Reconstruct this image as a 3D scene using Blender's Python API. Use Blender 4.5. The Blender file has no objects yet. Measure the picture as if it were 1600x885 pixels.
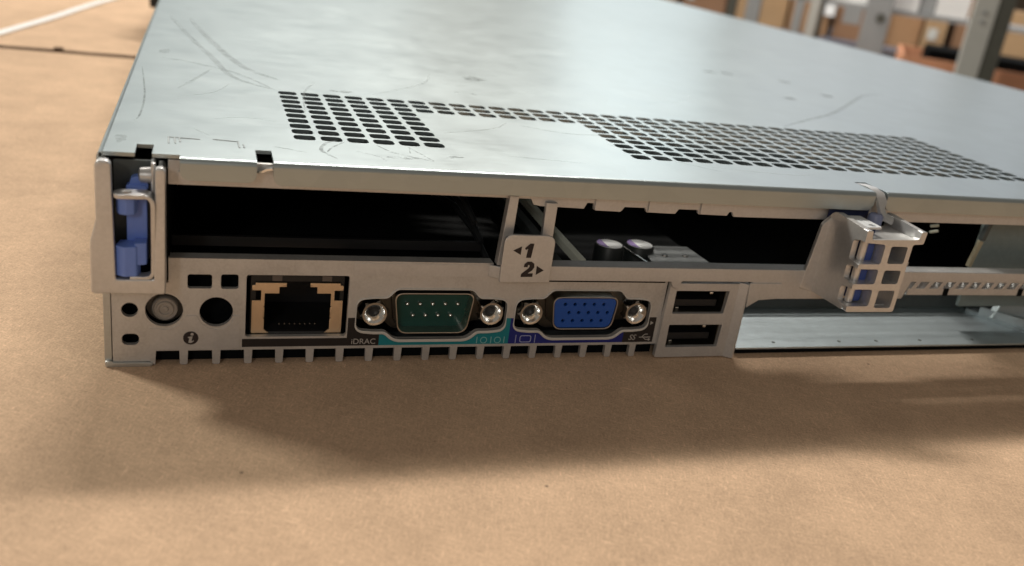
import bpy, bmesh, math, random
from mathutils import Vector, Matrix
from mathutils.geometry import tessellate_polygon
random.seed(7)
S = 0.001                      # everything below is in millimetres
sc = bpy.context.scene
col = sc.collection
R = math.radians

# ------------------------------------------------------------------ camera
cam = bpy.data.cameras.new('camera'); co = bpy.data.objects.new('camera', cam); col.objects.link(co)
cam.sensor_width = 36; cam.lens = 36 * 1433.5 / 1600
co.location = (17.808 * S, -171.965 * S, 88.715 * S)
co.rotation_euler = (1.199663, -0.130653, -0.299689)
cam.clip_start = 0.01; cam.clip_end = 60
cam.dof.use_dof = True; cam.dof.focus_distance = 0.196; cam.dof.aperture_fstop = 17
sc.camera = co

# ------------------------------------------------------------------ light
w = bpy.data.worlds.new("World"); sc.world = w; w.use_nodes = True
bg = w.node_tree.nodes['Background']; bg.inputs[0].default_value = (1.0, 0.88, 0.74, 1); bg.inputs[1].default_value = 0.20

def lamp(name, loc, target, sx, sy, power, color):
    l = bpy.data.lights.new(name, 'AREA'); l.shape = 'RECTANGLE'; l.size = sx * S; l.size_y = sy * S
    l.energy = power; l.color = color
    o = bpy.data.objects.new(name, l); col.objects.link(o); o.location = Vector(loc) * S
    d = Vector(target) - Vector(loc); o.rotation_euler = d.to_track_quat('-Z', 'Y').to_euler()
    return o
def toward(d, dist, base=(60, 0, 20)):
    d = Vector(d).normalized() * dist
    return tuple(Vector(base) + d)
lamp('ceiling_lamp', toward((-48, 38.5, 42.8), 2300), (60, 0, 20), 360, 190, 29, (1.0, 0.97, 0.86))
lamp('ceiling_lamp', toward((9, 40.5, 42.8), 2300), (60, 0, 20), 900, 130, 43, (1.0, 0.93, 0.84))
# added area lamps beyond the server, to give the cover cool reflections
lamp('reflection_fill', (150, 3350, 900), (200, 0, 0), 1300, 1300, 2.0, (0.78, 0.94, 1.0))
lamp('reflection_fill', (1560, 3000, 900), (200, 0, 0), 560, 1300, 3.0, (0.84, 0.96, 1.0))
lamp('reflection_fill', (-1300, 3300, 900), (200, 0, 0), 900, 1300, 1.8, (0.80, 0.93, 1.0))
lamp('reflection_fill', (2350, 2500, 900), (200, 0, 0), 1150, 1300, 3.8, (0.88, 0.93, 1.0))
lamp('reflection_fill', (3050, 1350, 900), (200, 0, 0), 1150, 1300, 3.8, (0.88, 0.93, 1.0))
lamp('fill_lamp', (-900, -2000, 1000), (60, 0, 20), 260, 420, 6.5, (1.0, 0.95, 0.88))  # added low fill behind the camera, for glints and the capacitor tops
al = lamp('fill_lamp', (1000, 900, 620), (1500, 1500, 0), 900, 120, 1.3, (1.0, 0.96, 0.90)); al.data.spread = R(75)  # added fill that brightens the white bins on the rack

sc.render.engine = 'CYCLES'
sc.cycles.use_denoising = True
sc.cycles.max_bounces = 8
vs = sc.view_settings
sc.display_settings.display_device = 'sRGB'
vs.view_transform = 'Standard'; vs.look = 'None'; vs.exposure = 0; vs.gamma = 1; vs.use_curve_mapping = False

# ------------------------------------------------------------------ mesh helpers
class MB:
    def __init__(s): s.v = []; s.f = []
    def add(s, vs_, fs):
        n = len(s.v); s.v += [tuple(p) for p in vs_]; s.f += [tuple(i + n for i in f) for f in fs]; return s
    def box(s, x0, x1, y0, y1, z0, z1, m=None):
        p = [(x0,y0,z0),(x1,y0,z0),(x1,y1,z0),(x0,y1,z0),(x0,y0,z1),(x1,y0,z1),(x1,y1,z1),(x0,y1,z1)]
        if m is not None: p = [tuple(m @ Vector(q)) for q in p]
        return s.add(p, [(0,3,2,1),(4,5,6,7),(0,1,5,4),(1,2,6,5),(2,3,7,6),(3,0,4,7)])
    def slab(s, outer, holes, a0, a1, mp=lambda u, v, w: (u, w, v)):
        """outer/holes: 2D loops; thickness runs from a0 (front) to a1"""
        loops = [outer] + list(holes)
        tri = tessellate_polygon([[Vector((u, v, 0)) for u, v in l] for l in loops])
        flat = [p for l in loops for p in l]; n = len(flat)
        vs_ = [mp(u, v, a0) for u, v in flat] + [mp(u, v, a1) for u, v in flat]
        fs = [tuple(t) for t in tri] + [tuple(i + n for i in reversed(t)) for t in tri]
        k = 0
        for l in loops:
            m = len(l)
            for i in range(m):
                j = (i + 1) % m; fs.append((k + i, k + j, n + k + j, n + k + i))
            k += m
        return s.add(vs_, fs)
    def lathe(s, prof, cx, cz, n=32, hexa=(), y0=0, rot=0):
        """profile of (radius, y) turned about an axis parallel to Y; rings in hexa are hexagonal"""
        vs_ = []; fs = []
        for k, (r, y) in enumerate(prof):
            for i in range(n):
                a = 2 * math.pi * i / n + rot; rr = r
                if k in hexa:
                    b = (2 * math.pi * i / n) % (math.pi / 3) - math.pi / 6
                    rr = r * math.cos(math.pi / 6) / math.cos(b)
                vs_.append((cx + rr * math.cos(a), y + y0, cz + rr * math.sin(a)))
        for k in range(len(prof) - 1):
            for i in range(n):
                j = (i + 1) % n
                fs.append((k*n+i, k*n+j, (k+1)*n+j, (k+1)*n+i))
        if prof[-1][0] > 0: fs.append(tuple((len(prof)-1)*n+i for i in range(n)))
        return s.add(vs_, fs)
    def lathez(s, prof, cx, cy, n=32):
        vs_ = []; fs = []
        for r, z in prof:
            for i in range(n):
                a = 2*math.pi*i/n; vs_.append((cx + r*math.cos(a), cy + r*math.sin(a), z))
        for k in range(len(prof)-1):
            for i in range(n):
                j = (i+1) % n; fs.append((k*n+i, k*n+j, (k+1)*n+j, (k+1)*n+i))
        fs.append(tuple((len(prof)-1)*n+i for i in range(n))); fs.append(tuple(range(n)))
        return s.add(vs_, fs)
    def sweep(s, path, sec, up=(0,0,1)):
        """sweep a closed 2D section (a along side, b along up) through a 3D path"""
        up = Vector(up); n = len(sec); vs_ = []; fs = []
        P = [Vector(p) for p in path]
        for i, p in enumerate(P):
            t = (P[min(i+1, len(P)-1)] - P[max(i-1, 0)]).normalized()
            side = t.cross(up).normalized(); u2 = side.cross(t).normalized()
            for a, b in sec: vs_.append(tuple(p + side*a + u2*b))
        for i in range(len(P)-1):
            for k in range(n):
                j = (k+1) % n; fs.append((i*n+k, i*n+j, (i+1)*n+j, (i+1)*n+k))
        fs.append(tuple(range(n))); fs.append(tuple((len(P)-1)*n+k for k in range(n)))
        return s.add(vs_, fs)
    def build(s, name, mat, parent=None, bevel=0, seg=2, smooth=30, merge=True):
        me = bpy.data.meshes.new(name); me.from_pydata(s.v, [], s.f)
        bm = bmesh.new(); bm.from_mesh(me)
        if merge: bmesh.ops.remove_doubles(bm, verts=bm.verts, dist=1e-4)
        bmesh.ops.recalc_face_normals(bm, faces=bm.faces)
        if bevel:
            bmesh.ops.dissolve_limit(bm, angle_limit=0.01, verts=bm.verts, edges=bm.edges)
            ed = [e for e in bm.edges if len(e.link_faces) == 2 and e.calc_face_angle(0) > 0.5]
            bmesh.ops.bevel(bm, geom=ed, offset=bevel, segments=seg, affect='EDGES', profile=0.5, clamp_overlap=True)
            ng = [f for f in bm.faces if len(f.verts) > 4]
            bmesh.ops.triangulate(bm, faces=ng)
        bmesh.ops.scale(bm, vec=(S, S, S), verts=bm.verts)
        bm.to_mesh(me); bm.free()
        for p in me.polygons: p.use_smooth = True
        me.set_sharp_from_angle(angle=R(smooth))
        me.materials.append(mat)
        o = bpy.data.objects.new(name, me); col.objects.link(o)
        if bevel or name == 'top_cover':
            wm = o.modifiers.new('weighted', 'WEIGHTED_NORMAL'); wm.keep_sharp = True; wm.weight = 100
        if parent is not None:
            o.parent = parent
        return o

def tag(o, label=None, cat=None, group=None, kind=None):
    if label: o['label'] = label
    if cat: o['category'] = cat
    if group: o['group'] = group
    if kind: o['kind'] = kind
    return o
def empty(name, label, cat, loc=(0,0,0), group=None):
    o = bpy.data.objects.new(name, None); col.objects.link(o)
    o.location = Vector(loc) * S; o.empty_display_size = 0.01
    return tag(o, label, cat, group)
def rrect(x0, x1, z0, z1, r, n=5):
    pts = []
    for cx, cz, a0 in ((x1-r, z1-r, 0), (x0+r, z1-r, 90), (x0+r, z0+r, 180), (x1-r, z0+r, 270)):
        for i in range(n+1):
            a = R(a0 + 90*i/n); pts.append((cx + r*math.cos(a), cz + r*math.sin(a)))
    return pts
def circ(cx, cz, r, n=28):
    return [(cx + r*math.cos(2*math.pi*i/n), cz + r*math.sin(2*math.pi*i/n)) for i in range(n)]
def roundpoly(pts, r, n=4):
    """round the corners of a polygon; r a number or a list"""
    out = []; m = len(pts)
    for i, p in enumerate(pts):
        rr = r[i] if isinstance(r, (list, tuple)) else r
        p = Vector(p); a = Vector(pts[i-1]) - p; b = Vector(pts[(i+1) % m]) - p
        d = min(rr, a.length*.48, b.length*.48)
        if d < 1e-3: out.append(tuple(p)); continue
        a = p + a.normalized()*d; b = p + b.normalized()*d
        for k in range(n+1):
            t = k/n; q = a*(1-t)**2 + p*2*t*(1-t) + b*t*t; out.append((q.x, q.y))
    return out

# ------------------------------------------------------------------ material helpers
class Nd:
    def __init__(s, name):
        s.m = bpy.data.materials.new(name); s.m.use_nodes = True; s.t = s.m.node_tree
        s.b = s.t.nodes['Principled BSDF']
        s.co = s.t.nodes.new('ShaderNodeTexCoord').outputs['Object']
    def n(s, kind, **kw):
        x = s.t.nodes.new(kind)
        for k, v in kw.items():
            if k == 'ins':
                for a, b in v.items():
                    if hasattr(b, 'is_output'): s.t.links.new(b, x.inputs[a])
                    else: x.inputs[a].default_value = b
            else: setattr(x, k, v)
        return x
    def noise(s, scale, detail=4, rough=.6, vec=None, stretch=None, rot=(0,0,0), dist=0):
        v = vec or s.co
        if stretch or rot != (0,0,0):
            mp = s.n('ShaderNodeMapping', ins={'Vector': v, 'Rotation': rot}); v = mp.outputs[0]
            if stretch:
                m2 = s.n('ShaderNodeMapping', ins={'Vector': v, 'Scale': stretch}); v = m2.outputs[0]
        return s.n('ShaderNodeTexNoise', ins={'Vector': v, 'Scale': scale, 'Detail': detail, 'Roughness': rough, 'Distortion': dist}).outputs[0]
    def ramp(s, fac, stops):
        r = s.n('ShaderNodeValToRGB'); cr = r.color_ramp
        while len(cr.elements) < len(stops): cr.elements.new(.5)
        for e, (p, c) in zip(cr.elements, stops):
            e.position = p; e.color = (c, c, c, 1) if not hasattr(c, '__len__') else (*c, 1)
        s.t.links.new(fac, r.inputs[0]); return r.outputs[0]
    def mix(s, fac, a, b, mode='MIX'):
        x = s.n('ShaderNodeMix', data_type='RGBA', blend_type=mode)
        for sock, v in ((x.inputs[0], fac), (x.inputs[6], a), (x.inputs[7], b)):
            if hasattr(v, 'is_output'): s.t.links.new(v, sock)
            elif hasattr(v, '__len__'): sock.default_value = (*v, 1)
            elif sock is x.inputs[0]: sock.default_value = v
            else: sock.default_value = (v, v, v, 1)
        return x.outputs[2]
    def math(s, op, a, b=0.0, c=0.0):
        x = s.n('ShaderNodeMath', operation=op)
        for i, v in enumerate((a, b, c)):
            if hasattr(v, 'is_output'): s.t.links.new(v, x.inputs[i])
            else: x.inputs[i].default_value = v
        return x.outputs[0]
    def set(s, **kw):
        for k, v in kw.items():
            k = k.replace('_', ' ')
            if hasattr(v, 'is_output'): s.t.links.new(v, s.b.inputs[k])
            else: s.b.inputs[k].default_value = (*v, 1) if hasattr(v, '__len__') and len(v) == 3 else v
        return s
    def bump(s, h, strength=.3, dist=.0002, radius=0):
        b = s.n('ShaderNodeBump', ins={'Height': h, 'Strength': strength, 'Distance': dist})
        if radius:
            v = s.n('ShaderNodeBevel', samples=4, ins={'Radius': radius}); s.t.links.new(v.outputs[0], b.inputs['Normal'])
        s.t.links.new(b.outputs[0], s.b.inputs['Normal']); return s

def plain(name, c, rough=.5, metal=0, var=.12, scale=900, bump=.15, **kw):
    k = Nd(name)
    n = k.noise(scale, 3); n2 = k.noise(scale*.12, 3)
    f = k.math('ADD', k.math('MULTIPLY', n, .5), k.math('MULTIPLY', n2, .5))
    lo = tuple(x*(1-var) for x in c); hi = tuple(min(1, x*(1+var)) for x in c)
    k.set(Base_Color=k.ramp(f, [(.3, lo), (.7, hi)]), Metallic=metal,
          Roughness=k.math('ADD', k.math('MULTIPLY', n2, .14), rough-.07), **kw)
    k.bump(n, bump, .0001)
    return k.m

def metal_sheet(name, c, rough, streak=(1, 14, 14), var=.08, bumpst=.12, dirt=.25):
    k = Nd(name)
    st = k.noise(160, 5, .7, stretch=streak); big = k.noise(14, 5, .65); fine = k.noise(1500, 2)
    mid = k.noise(60, 6, .7)
    f = k.math('ADD', k.math('MULTIPLY', st, .35), k.math('MULTIPLY', mid, .65))
    colr = k.ramp(f, [(.32, tuple(x*(1-var*1.6) for x in c)), (.5, c), (.7, tuple(min(1, x*(1+var)) for x in c))])
    d = k.ramp(big, [(.52, 0.0), (.72, dirt)])
    colr = k.mix(d, colr, tuple(x*.7 for x in c))
    vo = k.n('ShaderNodeTexVoronoi', ins={'Vector': k.n('ShaderNodeMapping', ins={'Vector': k.co, 'Scale': (1, .7, 1)}).outputs[0], 'Scale': 170.0})
    spg = k.n('ShaderNodeSeparateColor', ins={0: vo.outputs['Color']}).outputs[0]
    colr = k.mix(k.math('MULTIPLY', spg, .10), colr, tuple(x*.6 for x in c))
    smu = k.ramp(k.noise(22, 3, .5, stretch=(1, .45, 1), rot=(0, 0, .5), dist=1.5), [(.55, 0.0), (.68, 1.0)])
    mid = k.math('ADD', mid, k.math('ADD', k.math('MULTIPLY', smu, .25), k.math('MULTIPLY', spg, .25)))
    rg = k.math('ADD', k.math('MULTIPLY', mid, .07), k.math('ADD', k.math('MULTIPLY', st, .08), rough-.075))
    k.set(Base_Color=colr, Metallic=1.0, Roughness=rg)
    k.bump(k.math('ADD', k.math('MULTIPLY', fine, .5), st), bumpst, .00006)
    return k

COVER = metal_sheet('galvanised_cover', (.44, .50, .515), .36, streak=(1.0, 10, 10), var=.04, bumpst=.08, dirt=.10).m
SIDE = metal_sheet('galvanised_side', (.58, .60, .59), .5).m
TRAY = metal_sheet('galvanised_tray', (.60, .68, .72), .5, streak=(1, 20, 20)).m
CAST = plain('cast_zinc', (.64, .64, .64), .36, .68, .10, 1100, .4)
PLATED = plain('plated_steel', (.60, .595, .59), .46, .6, .10, 1500, .3)
BRIGHT = plain('bright_nickel', (.88, .88, .86), .19, 1, .05, 900, .08)
RIM = plain('rolled_rim', (.66, .65, .62), .5, .3, .05)
SHELL = plain('nickel_shell', (.62, .58, .53), .30, 1, .05, 900, .08)
DULLSHELL = plain('tin_shell', (.16, .15, .13), .42, 1, .1, 900, .1)
SHIELD = plain('tan_shield', (.80, .60, .40), .42, .75, .05, 900, .1)
GOLD = plain('gold_contact', (.8, .65, .4), .3, 1)
BLUE = plain('blue_plastic', (.16, .27, .72), .42, 0, .06, 700, .15)
DKBLUE = plain('navy_plastic', (.014, .024, .08), .5)
VGABLUE = plain('blue_insert', (.012, .085, .40), .38, 0, .06, 900, .15)
GREEN = plain('green_insert', (.004, .058, .048), .32, 0, .15, 500, .1)
BLACKP = plain('black_plastic', (.012, .012, .013), .45, 0, .2)
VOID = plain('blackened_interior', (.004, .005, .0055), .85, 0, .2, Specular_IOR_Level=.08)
DKMETAL = plain('dark_bracket', (.10, .115, .115), .55, .5)
PRINT = plain('dark_print', (.018, .010, .010), .6, 0, .1)
PALEPRINT = plain('pale_print', (.45, .42, .39), .6, 0, .1)
TEALPRINT = plain('pale_teal_print', (.25, .50, .50), .6, 0, .1)
BLUEPRINT = plain('pale_blue_print', (.36, .38, .60), .6, 0, .1)
PCB = plain('pcb', (.02, .03, .025), .5, 0, .3, 300)
RISER = plain('riser_metal', (.86, .90, .78), .5, .15, .1, 500)
GREYCLEAR = plain('grey_button', (.34, .31, .28), .28, 0, .1, 800, .1)
WHITEP = plain('white_label_plastic', (.86, .86, .86), .5, 0, .03)

def kraft(name, base, scale=1.0):
    k = Nd(name)
    v = k.n('ShaderNodeMapping', ins={'Vector': k.co, 'Scale': (scale,)*3}).outputs[0]
    a = k.noise(420, 4, .65, vec=v, stretch=(1, 5, 1), rot=(0, 0, R(35)), dist=.6)
    b = k.noise(460, 4, .65, vec=v, stretch=(5, 1, 1), rot=(0, 0, R(20)), dist=.6)
    cl = k.noise(38, 6, .7, vec=v); cl2 = k.noise(7, 4, .6, vec=v); gr = k.noise(2600, 2, .6, vec=v)
    fib = k.math('MAXIMUM', a, b)
    hi_ = k.math('MULTIPLY', k.ramp(fib, [(.62, 0.0), (.74, 1.0)]), k.ramp(cl, [(.40, .18), (.62, .7)]))
    f = k.math('ADD', k.math('MULTIPLY', fib, .36), k.math('ADD', k.math('MULTIPLY', cl, .24), k.math('ADD', k.math('MULTIPLY', cl2, .12), k.math('MULTIPLY', gr, .28))))
    c = k.ramp(f, [(.38, tuple(x*.66 for x in base)), (.50, base), (.62, tuple(min(1, x*1.38) for x in base))])
    c = k.mix(hi_, c, tuple(min(1, x*1.75) for x in base))
    # dark flecks in the pulp
    vo = k.n('ShaderNodeTexVoronoi', ins={'Vector': v, 'Scale': 120.0, 'Randomness': 1.0})
    fl = k.ramp(vo.outputs['Distance'], [(.03, 1.0), (.055, 0.0)])
    sel = k.ramp(k.n('ShaderNodeSeparateColor', ins={0: vo.outputs['Color']}).outputs[0], [(.78, 0.0), (.80, .8)])
    c = k.mix(k.math('MULTIPLY', fl, sel), c, tuple(x*.25 for x in base))
    k.set(Base_Color=c, Roughness=.86, Specular_IOR_Level=.25)
    k.bump(k.math('ADD', k.math('MULTIPLY', fib, .8), k.math('MULTIPLY', gr, .5)), .55, .00012)
    return k.m
KRAFT = kraft('kraft_cardboard', (.53, .368, .246))
KRAFT_EDGE = kraft('kraft_cut_edge', (.10, .06, .035))

# rear panel: metal with the printed colour bands (flat print in object space)
def rear_mat():
    k = Nd('plated_panel_with_print')
    n = k.noise(1800, 3); n2 = k.noise(220, 4); n3 = k.noise(40, 4)
    f = k.math('ADD', k.math('MULTIPLY', n, .3), k.math('ADD', k.math('MULTIPLY', n2, .35), k.math('MULTIPLY', n3, .35)))
    c = k.ramp(f, [(.32, (.46, .445, .43)), (.5, (.60, .59, .575)), (.68, (.69, .68, .665))])
    sp = k.n('ShaderNodeSeparateXYZ', ins={0: k.co})
    X = k.math('MULTIPLY', sp.outputs[0], 1000.0); Y = k.math('MULTIPLY', sp.outputs[1], 1000.0); Z = k.math('MULTIPLY', sp.outputs[2], 1000.0)
    def box(x0, x1, z0, z1):
        def rng(v, a, b): return k.math('MULTIPLY', k.math('GREATER_THAN', v, a), k.math('LESS_THAN', v, b))
        return k.math('MULTIPLY', k.math('MULTIPLY', rng(X, x0, x1), rng(Z, z0, z1)), k.math('LESS_THAN', Y, .02))
    tot = None; cc = c
    for b, colr in (((25.5, 53, 3.75, 5.55), (.014, .011, .011)), ((46.3, 53, 5.4, 10.1), (.014, .011, .011)),
                    ((53, 81.6, 3.75, 9.9), (.004, .21, .25)), ((81.6, 109.2, 3.75, 9.9), (.010, .018, .19)),
                    ((109.2, 116.9, 3.75, 10.0), (.016, .012, .012))):
        m = box(*b); cc = k.mix(m, cc, colr); tot = m if tot is None else k.math('MAXIMUM', tot, m)
    k.set(Base_Color=cc, Metallic=k.math('MULTIPLY', k.math('SUBTRACT', 1.0, tot), .6), Roughness=k.math('ADD', k.math('MULTIPLY', n2, .12), .43))
    k.bump(n, .22, .0001)
    return k.m
REAR = rear_mat()

# ------------------------------------------------------------------ the room
def structure(name, mb, mat): return tag(mb.build(name, mat), kind='structure')
AZ = R(38); F = Vector((math.sin(AZ), math.cos(AZ), 0)); U = Vector((math.cos(AZ), -math.sin(AZ), 0))
C0 = Vector((17.8, -172, 0))
def rk(u, d, z): return C0 + U*u + F*d + Vector((0, 0, z))      # rack coordinates: along, away, up
def rkbox(mb, u0, u1, d0, d1, z0, z1):
    p = [rk(a, b, c) for c in (z0, z1) for a, b in ((u0,d0),(u1,d0),(u1,d1),(u0,d1))]
    return mb.add(p, [(0,3,2,1),(4,5,6,7),(0,1,5,4),(1,2,6,5),(2,3,7,6),(3,0,4,7)])
CONC = plain('concrete_floor', (.25, .24, .22), .7, 0, .15, 60)
WALLM = plain('warehouse_wall', (.16, .12, .09), .8, 0, .1, 20)
structure('floor', MB().box(-6000, 6000, -4000, 6000, -960, -950), CONC)
structure('wall', MB().box(-6000, 6000, 3600, 3700, -950, 3200), WALLM)

tb = empty('work_table', 'work table covered with kraft cardboard, under the server', 'table', (100, 200, -950))
def child(mb, name, mat, parent, **kw):
    o = mb.build(name, mat, None, **kw); o.parent = parent
    pl = parent.location.copy(); p = parent.parent
    while p: pl += p.location; p = p.parent
    o.location = -pl; return o
child(MB().box(-520, 640, -420, 1000, -34, -4.6), 'table_top', plain('table_laminate', (.35, .33, .3), .5), tb, bevel=1)
for x in (-500, 580):
    for y in (-400, 940): child(MB().box(x, x+40, y, y+40, -950, -34), 'leg', DKMETAL, tb)

# two kraft sheets with a seam between them
tag(MB().box(-515, 630, -415, 344.5, -4.5, 0).build('cardboard_sheet', KRAFT, bevel=.6), 'large kraft cardboard sheet under the server, nearer the camera than the seam', 'cardboard')
mb = MB(); mb.box(-515, 630, 350.5, 930, -4.5, 0)
tag(mb.build('cardboard_sheet', KRAFT, bevel=.6), 'kraft cardboard sheet beyond the dark seam, crossed by a white strap', 'cardboard')
mb = MB(); pts = []
for i in range(40):
    x = -240 + i*7.2; pts.append((x, 347 + .5*math.sin(i*1.3) + random.uniform(-.2, .2), .1))
mb.sweep(pts, [(2.3*math.cos(a), 1.0*math.sin(a)) for a in [i*math.pi/4 for i in range(8)]])
mb.box(-54, -50, 346.5, 350.5, 0, 1.8)
tag(mb.build('dark_cord', KRAFT_EDGE), 'thin dark brown cord lying in the seam between cardboard sheets', 'cord')
# white strap
mb = MB(); a = Vector((-109, 258, .3)); b = Vector((-33, 665, .3)); pts = [tuple(a.lerp(b, t/20) + Vector((.6*math.sin(t*.8), 0, 0))) for t in range(21)]
mb.sweep(pts, [(-2.7, 0), (2.7, 0), (2.7, .5), (-2.7, .5)])
tag(mb.build('white_strap', WHITEP), 'narrow white strap lying across the far cardboard, top left', 'strap')

# ------------------------------------------------------------------ the server
T = 42.8; W = 434; D = 690
srv = empty('rack_server', 'silver rack server with its rear ports facing the camera, on kraft cardboard', 'server')
def part(name, mb, mat, parent=None, **kw): return child(mb, name, mat, parent or srv, **kw)

# top cover ---------------------------------------------------------------
GX, GY, PX, PY = 37.63, 63.52, 5.4898, 5.071
mb = MB(); th = .7; zt = T; zb = T - th; R0 = 1.1
def qrect(x0, x1, y0, y1):
    mb.add([(x0,y0,zt),(x1,y0,zt),(x1,y1,zt),(x0,y1,zt)], [(0,1,2,3)])
    mb.add([(x0,y0,zb),(x1,y0,zb),(x1,y1,zb),(x0,y1,zb)], [(3,2,1,0)])
def cell(cx, cy):
    hw, hh, r = 2.2, 1.98, 1.1
    x0, x1, y0, y1 = cx-PX/2, cx+PX/2, cy-PY/2, cy+PY/2
    h = rrect(cx-hw, cx+hw, cy-hh, cy+hh, r, 3)          # 16 points, 4 per corner starting at top right
    cor = [(x1, y1), (x0, y1), (x0, y0), (x1, y0)]
    for z, flip in ((zt, 0), (zb, 1)):
        vs_ = [(p[0], p[1], z) for p in h] + [(p[0], p[1], z) for p in cor]
        fs = []
        for c in range(4):
            for i in range(3): fs.append((c*4+i, 16+c, c*4+i+1))
            nx = (c+1) % 4; fs.append((c*4+3, 16+c, 16+nx, nx*4))
        mb.add(vs_, [tuple(reversed(f)) for f in fs] if flip else fs)
    vs_ = [(p[0], p[1], z) for z in (zt, zb) for p in h]
    mb.add(vs_, [(i, (i+1) % 16, 16+(i+1) % 16, 16+i) for i in range(16)])
def has(i, j): return (i <= 5) or (i <= 13 and j <= 2) or i >= 14
NC = 36
ytop = GY + PY/2; ybot = GY - 9.5*PY; xl = GX - PX/2; xr = xl + NC*PX; ymid = GY - 2.5*PY
for i in range(NC):
    for j in range(10):
        if has(i, j): cell(GX + i*PX, GY - j*PY)
NOT = 5.6   # depth of the notches in the rear edge
qrect(R0, W-R0, ytop, D); qrect(R0, xl, ybot, ytop); qrect(xr, W-R0, ybot, ytop)
qrect(xl + 6*PX, xl + 14*PX, ybot, ymid); qrect(R0, W-R0, NOT, ybot)
notches = [(6.3, 9.2, -.8), (27.2, 30.2, -2.2), (165.3, 168.6, -2.2)]
segs = [(R0, 6.3, -.8), (9.2, 13.9, -.8), (13.9, 27.2, -2.2), (30.2, 165.3, -2.2), (168.6, W-R0, -2.2)]
for x0, x1, yf in segs: qrect(x0, x1, yf, NOT)
# back wall of each notch, side cheeks
for x0, x1, yf in notches:
    mb.add([(x0,NOT,zt),(x1,NOT,zt),(x1,NOT,zb),(x0,NOT,zb)], [(0,1,2,3)])
    for x in (x0, x1): mb.add([(x,NOT,zt),(x,yf,zt),(x,yf,zb),(x,NOT,zb)], [(0,1,2,3)])
# bent lips along the rear edge (rounded bend, rounded lower corners)
def lip(x0, x1, yf, h, rl=1.6, rr=1.6):
    n = 5; prof = [(yf, zt)]
    for i in range(1, n+1):
        a = R(90*i/n); prof.append((yf - 1.0*math.sin(a), zt - 1.0 + 1.0*math.cos(a)))
    def row(x, zmin):
        z_ = [p for p in prof]; z_.append((yf-1.0, min(zt-1.0, zmin))); return [(x, y, z) for y, z in z_]
    xs = []
    for i in range(5): 
        a = R(90*i/4); xs.append((x0 + rl*(1-math.cos(a)), zt - h + rl*(1-math.sin(a))))
    for i in range(5):
        a = R(90*(4-i)/4); xs.append((x1 - rr*(1-math.cos(a)), zt - h + rr*(1-math.sin(a))))
    outer = [row(x, z) for x, z in xs]
    inner = [[(x, y + (.8 if k else 0) , z - (.0 if k else .9)) for k, (x, y, z) in enumerate(r_)] for r_ in outer]
    inner = [[(r_[0][0], yf, zb)] + [(x, min(yf, y + .8*max(0, (zt - z))/1.0), min(z, zb)) if k < n else (x, y+.8, z) for k, (x, y, z) in enumerate(r_[1:], 1)] for r_ in outer]
    m = len(outer[0]); vs_ = [p for r_ in outer for p in r_]; fs = []
    for i in range(len(outer)-1):
        for k in range(m-1): fs.append((i*m+k, (i+1)*m+k, (i+1)*m+k+1, i*m+k+1))
    off = len(vs_); vs_ += [p for r_ in inner for p in r_]
    for i in range(len(outer)-1):
        for k in range(m-1): fs.append((off+i*m+k+1, off+(i+1)*m+k+1, off+(i+1)*m+k, off+i*m+k))
        fs.append((i*m+m-1, (i+1)*m+m-1, off+(i+1)*m+m-1, off+i*m+m-1))
    for i in (0, len(outer)-1):
        for k in range(m-1): fs.append((i*m+k, i*m+k+1, off+i*m+k+1, off+i*m+k))
    mb.add(vs_, fs)
lip(13.9, 27.2, -2.2, 4.0); lip(30.2, 165.3, -2.2, 4.3); lip(168.6, W-R0, -2.2, 4.3)
for x0, x1 in ((R0, 6.3), (9.2, 13.9)):
    mb.add([(x0,-.8,zt),(x1,-.8,zt),(x1,-.8,zb),(x0,-.8,zb)], [(0,1,2,3)])
# rounded long edges going down the sides
for sx, xo in ((1, 0), (-1, W)):
    n = 5; pr = []
    for i in range(n+1):
        a = R(90*i/n); pr.append((xo + sx*(R0 - R0*math.sin(a)), zt - R0 + R0*math.cos(a)))
    pr.append((xo, 27)); ip = [(x + sx*.8*(1 if k > 2 else 0), z - (.9 if k <= 2 else 0)) for k, (x, z) in enumerate(pr)]
    m = len(pr); y0 = -.8 if sx > 0 else -2.2
    vs_ = [(x, y, z) for y in (y0, D) for x, z in pr] + [(x, y, z) for y in (y0, D) for x, z in ip]
    fs = []
    for k in range(m-1):
        fs.append((k, k+1, m+k+1, m+k)); fs.append((2*m+k+1, 2*m+k, 3*m+k, 3*m+k+1)); fs.append((k+1, k, 2*m+k, 2*m+k+1))
    fs.append((m-1, 2*m-1, 4*m-1, 3*m-1)); mb.add(vs_, fs)
cover = part('top_cover', mb, COVER, smooth=35)

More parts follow.
